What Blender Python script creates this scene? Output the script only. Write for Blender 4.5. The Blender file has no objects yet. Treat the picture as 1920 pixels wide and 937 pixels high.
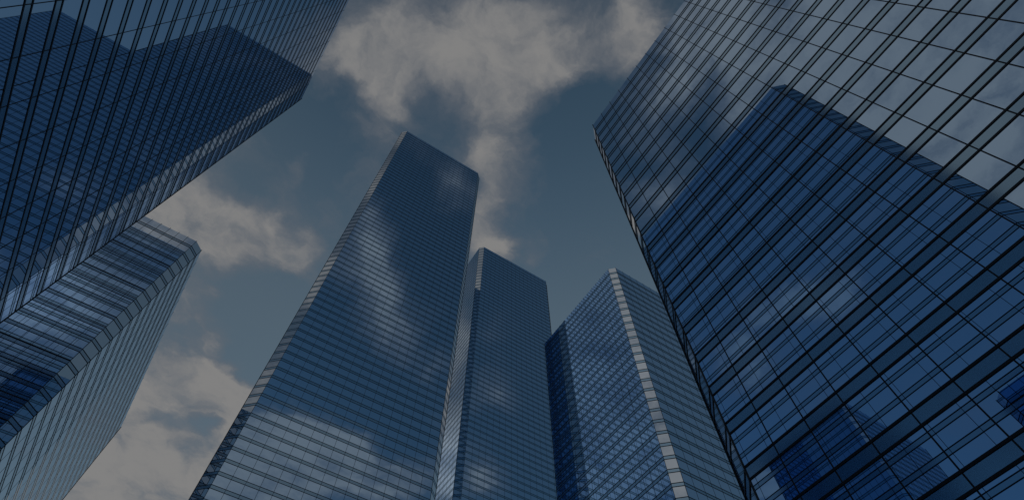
import bpy, bmesh, math
from mathutils import Vector, Matrix

sc = bpy.context.scene
C = sc.collection
S = 4.0                      # metres per storey
EYE = 1.7                    # camera height above the pavement

# ------------------------------------------------------------------ camera
TH = 1.10847                 # pitch above the horizon
AZ = (0.54430473, 0.83888757)   # heading in the street grid (x = across, y = along)
cam_d = bpy.data.cameras.new("camera")
cam = bpy.data.objects.new("camera", cam_d); C.objects.link(cam)
fw = Vector((AZ[0]*math.cos(TH), AZ[1]*math.cos(TH), math.sin(TH)))
rt = Vector((AZ[1], -AZ[0], 0)); up = rt.cross(fw)
cam.matrix_world = Matrix(((rt.x, up.x, -fw.x, 0), (rt.y, up.y, -fw.y, 0), (rt.z, up.z, -fw.z, EYE), (0, 0, 0, 1)))
cam_d.sensor_width = 36.0
cam_d.lens = 36.0*1023.26/1920
cam_d.shift_y = -66.0/1920
cam_d.clip_start = 0.1; cam_d.clip_end = 20000
sc.camera = cam

# ------------------------------------------------------------------ sky
SUN_EL = math.radians(18); SUN_AZ = math.radians(33)      # azimuth clockwise from +y
EXPOSURE = -1.35
w = bpy.data.worlds.new("World"); sc.world = w; w.use_nodes = True
nt = w.node_tree; nt.nodes.clear()
N = nt.nodes.new; L = nt.links.new
def mth(op, a, b=None, c=None, clamp=False):
    n = N("ShaderNodeMath"); n.operation = op; n.use_clamp = clamp
    for i, v in enumerate((a, b, c)):
        if v is None: continue
        if isinstance(v, (int, float)): n.inputs[i].default_value = v
        else: L(v, n.inputs[i])
    return n.outputs[0]
def vmth(op, a, b=None):
    n = N("ShaderNodeVectorMath"); n.operation = op
    for i, v in enumerate((a, b)):
        if v is None: continue
        if isinstance(v, tuple): n.inputs[i].default_value = v
        else: L(v, n.inputs[i])
    return n
def smooth(v, a, b, lo=0.0, hi=1.0):
    n = N("ShaderNodeMapRange"); n.interpolation_type = 'SMOOTHSTEP'
    L(v, n.inputs[0]); n.inputs[1].default_value = a; n.inputs[2].default_value = b
    n.inputs[3].default_value = lo; n.inputs[4].default_value = hi
    return n.outputs[0]
def noise(vec, scale, detail=6, rough=0.55, dist=0.0, color=False):
    n = N("ShaderNodeTexNoise"); n.inputs["Scale"].default_value = scale; n.inputs["Detail"].default_value = detail
    n.inputs["Roughness"].default_value = rough; n.inputs["Distortion"].default_value = dist
    L(vec, n.inputs["Vector"]); return n.outputs["Color" if color else "Fac"]
def mixc(f, a, b):
    n = N("ShaderNodeMix"); n.data_type = 'RGBA'
    if isinstance(f, float): n.inputs[0].default_value = f
    else: L(f, n.inputs[0])
    for s, v in ((6, a), (7, b)):
        if isinstance(v, tuple): n.inputs[s].default_value = v+(1,)
        else: L(v, n.inputs[s])
    return n.outputs[2]
sky = N("ShaderNodeTexSky"); sky.sky_type = 'NISHITA'; sky.sun_disc = False
sky.sun_elevation = SUN_EL; sky.sun_rotation = SUN_AZ
sky.air_density = 1.0; sky.dust_density = 0.2; sky.ozone_density = 1.0
SKY_STRENGTH = 0.12
SKY_TINT = (1.0, 1.19, 1.08); VEIL = (2.25, 2.9, 3.4)
tc = N("ShaderNodeTexCoord").outputs["Generated"]
sep = N("ShaderNodeSeparateXYZ"); L(tc, sep.inputs[0])
zc = mth('MAXIMUM', sep.outputs[2], 0.06)
comb = N("ShaderNodeCombineXYZ")
L(mth('DIVIDE', sep.outputs[0], zc), comb.inputs[0]); L(mth('DIVIDE', sep.outputs[1], zc), comb.inputs[1])
P = comb.outputs[0]                                         # the cloud layer seen as a plane overhead (height = 1)
warp = vmth('SUBTRACT', noise(P, 7.0, 5, 0.6, color=True), (0.5, 0.5, 0.5)).outputs[0]
wsc = N("ShaderNodeVectorMath"); wsc.operation = 'SCALE'; L(warp, wsc.inputs[0]); wsc.inputs[3].default_value = 0.13
PW = vmth('ADD', P, wsc.outputs[0]).outputs[0]
# cloud banks on that layer: x, y, radius, weight (negative: clear gaps)
BANKS = [
    (-0.175, 0.259, 0.090, 0.407), (-0.101, 0.222, 0.100, 0.407), (-0.011, 0.153, 0.100, 0.37), (0.067, 0.103, 0.100, 0.407), (0.142, 0.065, 0.091, 0.37),
    (0.087, 0.188, 0.086, 0.37), (0.149, 0.230, 0.080, 0.37), (0.120, 0.297, 0.072, 0.333), (0.183, 0.320, 0.064, 0.296), (0.215, 0.038, 0.088, 0.266),
    (0.265, -0.004, 0.073, 0.178), (0.197, 0.094, 0.057, 0.148), (0.014, 0.235, 0.077, 0.222), (0.151, 0.367, 0.049, 0.4), (0.211, 0.425, 0.051, 0.5),
    (0.245, 0.491, 0.053, 0.55), (0.284, 0.511, 0.036, 0.35), (-0.111, 0.305, 0.057, 0.296), (-0.051, 0.359, 0.045, 0.222), (-0.040, 0.426, 0.042, 0.148),
    (-0.028, 0.320, 0.040, 0.185), (0.285, -0.039, 0.063, 0.296), (0.286, 0.037, 0.038, 0.222), (-0.168, 0.342, 0.038, 0.222), (0.157, 0.154, 0.058, 0.259),
    (-0.335, 0.736, 0.067, 0.78), (-0.327, 0.832, 0.070, 0.91), (-0.258, 0.802, 0.082, 0.78), (-0.175, 0.778, 0.084, 0.845), (-0.138, 0.724, 0.059, 0.52),
    (-0.070, 0.772, 0.049, 0.65), (-0.039, 0.705, 0.048, 0.585), (-0.241, 0.690, 0.056, 0.39), (-0.134, 0.592, 0.028, 0.39), (-0.132, 0.557, 0.027, 0.325),
    (-0.136, 1.073, 0.031, 0.455), (-0.093, 1.017, 0.038, 0.455), (-0.181, 0.926, 0.026, 0.26), (-0.157, 1.222, 0.103, 1.125), (-0.207, 1.357, 0.108, 1.05),
    (-0.097, 1.244, 0.091, 0.9), (-0.025, 1.218, 0.069, 1.125), (-0.064, 1.467, 0.134, 1.05), (-0.140, 1.589, 0.155, 1.35), (-0.212, 1.686, 0.175, 1.35),
    (0.005, 1.545, 0.123, 1.35), (-0.072, 1.672, 0.144, 1.35), (-0.278, 1.886, 0.223, 1.35), (0.032, 1.335, 0.097, 0.9), (0.348, 0.424, 0.024, 0.25),
    (0.351, 0.499, 0.025, 0.3), (-0.009, 0.273, 0.184, 0.192), (-0.073, 0.361, 0.119, 0.207), (-0.143, 0.349, 0.058, 0.148), (0.241, 0.296, 0.097, 0.12),
    (-0.064, 0.494, 0.064, 0.1), (0.274, 0.384, 0.057, 0.15), (-0.147, 0.409, 0.060, -0.35), (0.008, 0.303, 0.035, -0.25), (0.265, 0.154, 0.060, -0.45),
    (0.268, 0.226, 0.057, -0.45), (0.344, 0.296, 0.122, -0.4), (-0.024, 0.945, 0.122, -0.4), (-0.092, 0.902, 0.104, -0.4), (-0.126, 0.507, 0.074, -0.4),
    (-0.160, 1.381, 0.066, -0.75), (-0.053, 1.333, 0.048, -0.6), (-0.117, 1.501, 0.047, -0.45), (-0.249, 1.301, 0.045, -0.25), (-0.042, 1.049, 0.071, -0.3),
    (0.499, 0.451, 0.164, -0.4), (-0.223, 0.650, 0.044, -0.2), (0.137, -0.441, 0.053, 0.476), (0.048, -0.487, 0.060, -0.24), (0.158, -0.565, 0.080, -0.28),
    (0.068, -0.599, 0.071, 0.68), (0.059, -0.703, 0.083, 0.476), (0.135, -0.731, 0.086, 0.408), (0.192, -0.803, 0.110, 0.408), (0.304, -0.848, 0.077, 0.34),
    (0.032, -0.907, 0.081, -0.32), (0.134, -1.019, 0.138, -0.4), (0.261, -1.002, 0.141, -0.4), (0.395, -1.102, 0.109, -0.32), (0.255, -0.676, 0.105, -0.16),
    (0.178, -1.243, 0.109, 0.816), (0.123, -1.392, 0.184, 0.816), (0.291, -1.283, 0.138, 0.816), (0.422, -1.295, 0.118, 0.748), (0.481, -1.217, 0.094, 0.612),
    (0.366, -1.389, 0.067, -0.28), (0.302, -1.181, 0.065, 0.544), (0.053, -1.276, 0.086, 0.68), (0.069, -1.555, 0.193, 0.68), (0.410, -0.719, 0.075, 0.204),
    (0.510, -0.840, 0.090, 0.476), (0.475, -0.676, 0.093, -0.2), (0.642, -1.112, 0.069, 0.748), (0.579, -0.969, 0.087, -0.28), (0.692, -0.977, 0.112, -0.28),
    (0.379, -0.563, 0.104, -0.2), (-0.632, -0.221, 0.223, 0.85), (-0.891, -0.252, 0.241, 0.884), (-0.518, -0.114, 0.113, 0.646), (-0.382, -0.081, 0.092, 0.51),
    (-1.077, -0.179, 0.167, 0.51), (-0.523, 0.087, 0.064, -0.12), (-0.354, 0.171, 0.042, -0.1), (-0.474, 0.171, 0.087, 0.374), (-0.505, 0.234, 0.068, 0.255),
    (-0.369, 0.063, 0.059, 0.595), (-0.335, -0.050, 0.092, 0.51), (-0.405, 0.137, 0.052, 0.255), (-0.335, -0.092, 0.080, 0.34), (-0.851, -0.151, 0.125, 0.51),
    (-0.814, -0.361, 0.147, 0.425), (-0.707, -0.120, 0.091, 0.34), (0.739, -0.524, 0.280, -0.7), (1.049, -0.746, 0.367, -0.7), (-0.490, -1.265, 0.096, 0.85),
    (-0.439, -1.127, 0.091, 0.85), (-0.365, -1.012, 0.088, 0.765), (-0.312, -0.882, 0.072, 0.765), (-0.376, -0.994, 0.035, -0.4), (-0.373, -1.136, 0.040, -0.45),
    (-0.438, -1.344, 0.086, 0.68), (-0.494, -1.420, 0.088, 0.85), (-0.785, -0.010, 0.114, 0.595), (-1.173, -0.013, 0.166, 0.595), (-0.516, -0.005, 0.067, 0.51),
    (-0.461, -0.588, 0.091, 0.85), (-0.601, -0.770, 0.146, 1.02), (-0.823, -1.042, 0.223, 1.02), (-0.569, -0.293, 0.063, 0.85), (0.980, 0.207, 0.078, 0.85),
    (0.882, 0.340, 0.067, 0.765), (0.911, 0.269, 0.066, 0.68), (0.962, 0.457, 0.072, 0.765), (0.885, 0.448, 0.056, 0.68), (1.303, 0.730, 0.088, 1.19),
    (1.217, 0.123, 0.202, -0.3), (0.424, 0.421, 0.136, 0.204), (0.238, 0.321, 0.055, 0.255),
    (-0.85, -1.00, 0.50, 0.60), (-0.72, -0.74, 0.36, 0.70), (-0.52, -0.45, 0.25, 0.50), (-0.48, 1.10, 0.30, 0.80),
]
acc = None
for (x, y, r, wt) in BANKS:
    ln = vmth('DISTANCE', PW, (x, y, 0)).outputs["Value"]
    v = smooth(ln, r*1.5, r*0.1, 0.0, wt)
    acc = v if acc is None else mth('ADD', acc, v)
acc = mth('MINIMUM', acc, 0.85)
fb = noise(PW, 6.0, 10, 0.585, 0.35)
dens = mth('ADD', mth('MULTIPLY', acc, 0.9), mth('MULTIPLY', mth('SUBTRACT', fb, 0.55), 1.75))
cover = smooth(dens, -0.22, 0.78)
thick = smooth(mth('ADD', dens, mth('MULTIPLY', mth('SUBTRACT', noise(P, 9.0, 6, 0.6), 0.5), 0.5)), 0.15, 0.85)
toward = vmth('DOT_PRODUCT', tc, (math.sin(SUN_AZ), math.cos(SUN_AZ), 0.0)).outputs["Value"]   # haze scatters forward, towards the sun's side
veil = mth('MULTIPLY', smooth(sep.outputs[2], 0.985, 0.72, 0.0, 0.5), smooth(toward, -0.45, 0.15, 0.12, 1.0))
skyc = N("ShaderNodeVectorMath"); skyc.operation = 'SCALE'; L(sky.outputs[0], skyc.inputs[0]); skyc.inputs[3].default_value = 1.0
skyt = vmth('MULTIPLY', skyc.outputs[0], SKY_TINT).outputs[0]
skyv = mixc(veil, skyt, VEIL)
CLOUD_THIN = (2.5, 2.75, 3.2); CLOUD_THICK = (4.65, 4.62, 4.58)
glare = None                                                # added brightness on unseen cloud patches, to lighten the reflections in the glass
for (x, y, r, wt) in ((-0.85, -1.00, 0.50, 0.35), (-0.50, -0.60, 0.25, 0.25), (-0.58, 1.14, 0.19, 0.9)):
    gl = smooth(vmth('DISTANCE', PW, (x, y, 0)).outputs["Value"], r*1.4, r*0.3, 0.0, wt)
    glare = gl if glare is None else mth('ADD', glare, gl)
ccol0 = mixc(thick, CLOUD_THIN, CLOUD_THICK)
ccn = N("ShaderNodeVectorMath"); ccn.operation = 'SCALE'; L(ccol0, ccn.inputs[0]); L(mth('ADD', glare, 1.0), ccn.inputs[3])
ccol = ccn.outputs[0]
final = mixc(cover, skyv, ccol)
bg = N("ShaderNodeBackground"); L(final, bg.inputs[0]); bg.inputs[1].default_value = SKY_STRENGTH
wo = N("ShaderNodeOutputWorld"); L(bg.outputs[0], wo.inputs[0])

sun_d = bpy.data.lights.new("sun", 'SUN'); sun_d.energy = 2.5; sun_d.angle = math.radians(0.5); sun_d.color = (1.0, 0.95, 0.88)
sun = bpy.data.objects.new("sun", sun_d); C.objects.link(sun)
sd = Vector((math.sin(SUN_AZ)*math.cos(SUN_EL), math.cos(SUN_AZ)*math.cos(SUN_EL), math.sin(SUN_EL)))
sun.rotation_euler = sd.to_track_quat('Z', 'Y').to_euler(); sun.location = sd*600

vs = sc.view_settings
vs.view_transform = 'Standard'; vs.look = 'None'; vs.gamma = 1; vs.use_curve_mapping = False; vs.exposure = EXPOSURE
sc.cycles.max_bounces = 10; sc.cycles.glossy_bounces = 8; sc.cycles.use_denoising = False

# ------------------------------------------------------------------ materials
def principled(name, col, metal=0.0, rough=0.5, spec=0.5):
    m = bpy.data.materials.new(name); m.use_nodes = True
    b = m.node_tree.nodes["Principled BSDF"]
    b.inputs["Base Color"].default_value = col+(1,); b.inputs["Metallic"].default_value = metal
    b.inputs["Roughness"].default_value = rough; b.inputs["Specular IOR Level"].default_value = spec
    return m, b
M_GLASS, _ = principled("blue_mirror_glass", (0.43, 0.61, 0.83), 1.0, 0.0)
M_SPAN, _ = principled("spandrel_glass", (0.28, 0.43, 0.57), 1.0, 0.115)
M_CORNER, _ = principled("corner_bay_glass", (0.54, 0.615, 0.70), 1.0, 0.0)
M_SILVER, _ = principled("silver_mirror_glass", (0.57, 0.67, 0.79), 1.0, 0.0)
M_SILVER_SPAN, _ = principled("silver_spandrel_glass", (0.35, 0.44, 0.53), 1.0, 0.115)
M_FRAME, fb_ = principled("dark_frame_metal", (0.010, 0.012, 0.022), 0.0, 0.45, 0.25)
M_CORE, _ = principled("building_core", (0.05, 0.05, 0.06), 0.0, 0.8, 0.2)
M_ROOF, _ = principled("roof_gravel", (0.22, 0.21, 0.20), 0.0, 0.9, 0.2)
def ground_mat(name, c0, c1, scale, rough=0.9):
    m, b = principled(name, c0, 0, rough, 0.3)
    n = m.node_tree.nodes.new("ShaderNodeTexNoise"); n.inputs["Scale"].default_value = scale; n.inputs["Detail"].default_value = 8
    tcn = m.node_tree.nodes.new("ShaderNodeTexCoord"); m.node_tree.links.new(tcn.outputs["Object"], n.inputs["Vector"])
    mx = m.node_tree.nodes.new("ShaderNodeMix"); mx.data_type = 'RGBA'
    mx.inputs[6].default_value = c0+(1,); mx.inputs[7].default_value = c1+(1,)
    m.node_tree.links.new(n.outputs["Fac"], mx.inputs[0]); m.node_tree.links.new(mx.outputs[2], b.inputs["Base Color"])
    return m
M_GROUND = ground_mat("concrete_ground", (0.20, 0.19, 0.18), (0.28, 0.27, 0.26), 0.4)
M_ROAD = ground_mat("asphalt", (0.04, 0.04, 0.042), (0.065, 0.064, 0.062), 1.5)
M_PAVE = ground_mat("paving", (0.24, 0.23, 0.22), (0.34, 0.33, 0.31), 0.8)
M_PAINT, _ = principled("road_paint", (0.75, 0.75, 0.72), 0, 0.6, 0.3)

# ------------------------------------------------------------------ mesh helpers
def mesh(name, verts, faces, mat):
    me = bpy.data.meshes.new(name); me.from_pydata(verts, [], faces); me.materials.append(mat)
    bm = bmesh.new(); bm.from_mesh(me); bmesh.ops.recalc_face_normals(bm, faces=bm.faces); bm.to_mesh(me); bm.free()
    me.update(); return me
def link(name, me, parent=None, loc=(0, 0, 0), rz=0.0):
    o = bpy.data.objects.new(name, me); C.objects.link(o)
    o.location = loc; o.rotation_euler = (0, 0, rz)
    if parent is not None: o.parent = parent
    return o
def box_geo(x0, x1, y0, y1, z0, z1):
    v = [(x, y, z) for z in (z0, z1) for x, y in ((x0, y0), (x1, y0), (x1, y1), (x0, y1))]
    f = [(0, 3, 2, 1), (4, 5, 6, 7), (0, 1, 5, 4), (1, 2, 6, 5), (2, 3, 7, 6), (3, 0, 4, 7)]
    return v, f
def offset_poly(poly, d):
    """Convex counter-clockwise outline pushed outward by d."""
    out = []; n = len(poly)
    for i in range(n):
        p0, p1, p2 = Vector(poly[i-1]), Vector(poly[i]), Vector(poly[(i+1) % n])
        e0 = (p1-p0).normalized(); e1 = (p2-p1).normalized()
        n0 = Vector((e0.y, -e0.x)); n1 = Vector((e1.y, -e1.x))
        b = (n0+n1); b /= (1+n0.dot(n1))
        out.append(tuple(p1+b*d))
    return out
def ring_mesh(name, poly, d_out, d_in, z0, z1, mat):
    o = offset_poly(poly, d_out); i = offset_poly(poly, d_in); n = len(poly)
    v = [(x, y, z0) for x, y in o]+[(x, y, z1) for x, y in o]+[(x, y, z0) for x, y in i]+[(x, y, z1) for x, y in i]
    f = []
    for k in range(n):
        j = (k+1) % n
        f += [(k, j, n+j, n+k), (n+k, n+j, 3*n+j, 3*n+k), (3*n+k, 3*n+j, 2*n+j, 2*n+k), (2*n+k, 2*n+j, j, k)]
    return mesh(name, v, f, mat)

# ------------------------------------------------------------------ towers (plan in storeys, street grid)
# name: x0, x1, y0, y1 of the flat faces' planes, corner leg, storeys
NB = 16
TOWERS = {
    'front_right': dict(x0=8.18, x1=8.18+2*0.58+16*0.721, y1=4.85+0.58, y0=4.85-16*0.721-0.58, leg=0.58, n=28,
        label="large mirror glass skyscraper filling the right side of the picture, reflecting a darker blue tower", main='x0'),
    'front_left': dict(x1=-8.84, x0=-8.84-2*0.73-16*0.72, y1=20.41+0.73, y0=20.41-16*1.4575-0.73, leg=0.73, n=48,
        label="dark blue glass skyscraper leaning in from the upper left corner", main='x1'),
    'far_left': dict(x1=-8.80, x0=-8.80-2*0.6-16*0.70, y0=31.2, y1=31.2+2*0.6+16*1.45, leg=0.6, n=38, glass='silver',
        label="pale banded glass tower at lower left, partly hidden behind the big dark blue skyscraper", main='y0'),
    'tall_middle': dict(x0=0.0, x1=2*0.75+16*0.961, y0=36.85, y1=36.85+1.5+16*0.961, leg=0.75, n=98, tr=0.8,
        label="tallest glass skyscraper left of centre with clouds mirrored across its broad face", main='y0'),
    'slim_middle': dict(x0=25.21, x1=25.21+2*0.73+16*0.972, y0=51.36-0.73, y1=51.36+0.73+16*0.972, leg=0.73, n=99, tr=0.8,
        label="slimmer glass skyscraper in the centre, standing just behind the tallest tower", main='y0'),
    'short_middle': dict(x0=24.56, x1=24.56+2*0.54+16*0.90, y0=19.21, y1=19.21+2*0.54+16*0.718, leg=0.54, n=48,
        label="shorter glass tower with a bright white corner strip, beside the large right-hand skyscraper", main='x0'),
}
SP = 0.25                    # spandrel share of a storey
TR_H, TR_P = 0.042, 0.012    # transom height and projection
MU_W, MU_P = 0.023, 0.006    # mullion width and projection
PANE_T = 0.012

def outline(t):
    x0, x1, y0, y1, l = t['x0'], t['x1'], t['y0'], t['y1'], t['leg']
    return [(x0+l, y0), (x1-l, y0), (x1, y0+l), (x1, y1-l), (x1-l, y1), (x0+l, y1), (x0, y1-l), (x0, y0+l)]

RES = (1024, 499)
F_PX = 1023.26/1920*RES[0]; CXY = (RES[0]/2, 402.5/937*RES[1])
def project(p):
    d = Vector(p)-Vector((0, 0, EYE)); z = d.dot(fw)
    if z < 0.5: return None
    return CXY[0]+F_PX*d.dot(rt)/z, CXY[1]-F_PX*d.dot(up)/z
def poly_area_in_frame(pts):
    for ax, lo, hi in ((0, 0, RES[0]), (1, 0, RES[1])):
        for s, lim in ((1, lo), (-1, -hi)):
            out = []
            for i in range(len(pts)):
                a, b = pts[i-1], pts[i]; da, db = s*a[ax]-lim, s*b[ax]-lim
                if (da >= 0) != (db >= 0):
                    t = da/(da-db); out.append((a[0]+(b[0]-a[0])*t, a[1]+(b[1]-a[1])*t))
                if db >= 0: out.append(b)
            pts = out
            if not pts: return 0.0
    return abs(sum(pts[i-1][0]*pts[i][1]-pts[i][0]*pts[i-1][1] for i in range(len(pts))))/2
def hidden(p, me):
    """Does another tower stand between the eye and p?"""
    for k, t in TOWERS.items():
        if k == me: continue
        lo = Vector((t['x0']*S, t['y0']*S, 0)); hi = Vector((t['x1']*S, t['y1']*S, t['n']*S))
        o = Vector((0, 0, EYE)); d = Vector(p)-o; a, b = 0.0, 1.0
        for i in range(3):
            if abs(d[i]) < 1e-9:
                if not lo[i] <= o[i] <= hi[i]: a = 2
                continue
            q0, q1 = (lo[i]-o[i])/d[i], (hi[i]-o[i])/d[i]
            a = max(a, min(q0, q1)); b = min(b, max(q0, q1))
        if a < b: return True
    return False

def build_tower(key, t):
    poly = outline(t); n = t['n']; H = n
    glass_m, span_m = {'silver': (M_SILVER, M_SILVER_SPAN)}.get(t.get('glass'), (M_GLASS, M_SPAN))
    cx, cy = (t['x0']+t['x1'])/2, (t['y0']+t['y1'])/2
    loc = [(x-cx, y-cy) for x, y in poly]
    root = bpy.data.objects.new("skyscraper", None); C.objects.link(root)
    root.location = (cx*S, cy*S, 0); root['label'] = t['label']; root['category'] = "skyscraper"
    root['group'] = "glass skyscrapers round the street"
    sl = [(x*S, y*S) for x, y in loc]
    # core and roof
    inner = offset_poly(sl, -0.45)
    m = len(inner); zr = (H-0.55)*S
    v = [(x, y, 0) for x, y in inner]+[(x, y, zr) for x, y in inner]
    link("core", mesh("core", v, [(k, (k+1) % m, m+(k+1) % m, m+k) for k in range(m)]+[tuple(range(m))], M_CORE), root)
    ri = offset_poly(sl, -0.16)
    v = [(x, y, zr+0.02) for x, y in ri]+[(x, y, zr+0.4) for x, y in ri]
    link("roof", mesh("roof", v, [(k, (k+1) % m, m+(k+1) % m, m+k) for k in range(m)]+[tuple(range(m, 2*m)), tuple(reversed(range(m)))], M_ROOF), root)
    # spandrel band and its two transoms, one of each per storey
    TRH = TR_H*t.get('tr', 1.0); g = TRH/2*0.8
    span_me = ring_mesh("spandrel_band", sl, 0.0, -0.12, g*S, (SP-g)*S, span_m)
    tr_me = ring_mesh("transom", sl, TR_P*S, -0.10, -TRH/2*S, TRH/2*S, M_FRAME)
    for k in range(n):
        z = (H-1-k)*S
        b = link("spandrel_band", span_me, root, (0, 0, z))
        link("transom", tr_me, b, (0, 0, SP*S))
        if k < n-1: link("transom", tr_me, b, (0, 0, 0))
    # faces: window panes and mullions
    wins = []; pane_me = {}; mull = None
    v, f = box_geo(-MU_W/2*S, MU_W/2*S, -0.08, MU_P*S, 0.0, (H+0.10)*S)
    mull_me = mesh("mullion", v, f, M_FRAME)
    v, f = box_geo(-0.045, 0.045, -0.08, 0.11, 0.0, (H+0.06)*S)
    corner_me = mesh("corner_mullion", v, f, M_FRAME)
    for i in range(8):
        a, b = Vector(loc[i]), Vector(loc[(i+1) % 8]); e = b-a; ln = e.length; e.normalize()
        nrm = Vector((e.y, -e.x)); rz = math.atan2(-e.y, -e.x)      # local +y = outward normal
        nb = NB if i % 2 == 0 else 1
        mw = ln/nb
        for j in range(1, nb):
            p = a+e*(mw*j)
            link("mullion", mull_me, root, (p.x*S, p.y*S, 0), rz)
        e0 = (a-Vector(loc[i-1])).normalized(); bis = (nrm+Vector((e0.y, -e0.x))).normalized()
        link("mullion", corner_me, root, (a.x*S, a.y*S, 0), math.atan2(bis.y, bis.x)-math.pi/2)
        key2 = round(mw, 4)
        if key2 not in pane_me:
            hw = (mw/2-0.002)*S
            v, f = box_geo(-hw, hw, -PANE_T*S, 0.0, 0.004*S, (1-SP-0.004)*S)
            pane_me[key2] = mesh("window", v, f, M_CORNER if nb == 1 else glass_m)
        front = (Vector((a.x+cx, a.y+cy))).dot(nrm) < 0
        for k in range(n):
            z = (H-1-k+SP)*S
            for j in range(nb):
                p = a+e*(mw*(j+0.5)); area = 0.0
                if front:
                    cs = []
                    for (s_, zz) in ((-.5, 0), (.5, 0), (.5, 1-SP), (-.5, 1-SP)):
                        q = project(((p.x+cx+e.x*mw*s_)*S, (p.y+cy+e.y*mw*s_)*S, z+zz*S))
                        if q is None: cs = None; break
                        cs.append(q)
                    if cs: area = poly_area_in_frame(cs)
                wins.append((area, p.x*S, p.y*S, z, rz, key2, nrm))
    wins.sort(key=lambda q: -q[0])
    own, rest = [], []
    for q in wins:
        if len(own) < 100 and q[0] > 0.5 and not hidden((q[1]+cx*S+q[6].x*.05, q[2]+cy*S+q[6].y*.05, q[3]+1.5), key): own.append(q)
        else: rest.append(q)
    for q in own: link("window", pane_me[q[5]], root, q[1:4], q[4])
    V, F, MI = [], [], []
    for q in rest:
        src = pane_me[q[5]]; c, s_ = math.cos(q[4]), math.sin(q[4]); o = len(V)
        V += [(c*u.co.x-s_*u.co.y+q[1], s_*u.co.x+c*u.co.y+q[2], u.co.z+q[3]) for u in src.vertices]
        F += [tuple(i+o for i in p.vertices) for p in src.polygons]
        MI += [int(src.materials[0] == M_CORNER)]*len(src.polygons)
    me = bpy.data.meshes.new("windows"); me.from_pydata(V, [], F); me.materials.append(glass_m); me.materials.append(M_CORNER)
    me.polygons.foreach_set('material_index', MI); me.update()
    ws = link("windows", me, root); ws['kind'] = "stuff"
    return root
for key, t in TOWERS.items(): build_tower(key, t)

# ------------------------------------------------------------------ street (below the frame)
def structure(name, v, f, mat):
    o = link(name, mesh(name, v, f, mat)); o['kind'] = "structure"; return o
R = 9000.0
structure("ground", *box_geo(-R, R, -R, R, -1.0, -0.124), M_GROUND)
xr = 14.0
structure("road", *box_geo(-xr, xr, -1500, 1500, -0.5, -0.12), M_ROAD)
structure("pavement", *box_geo(xr, 3000, -1500, 1500, -0.5, 0.0), M_PAVE)
structure("pavement", *box_geo(-3000, -xr, -1500, 1500, -0.5, 0.0), M_PAVE)
v, f = [], []
for k in range(-60, 61):
    a, b = box_geo(-0.08, 0.08, k*8-1.5, k*8+1.5, -0.14, -0.116)
    f += [tuple(i+len(v) for i in q) for q in b]; v += a
structure("road_markings", v, f, M_PAINT)
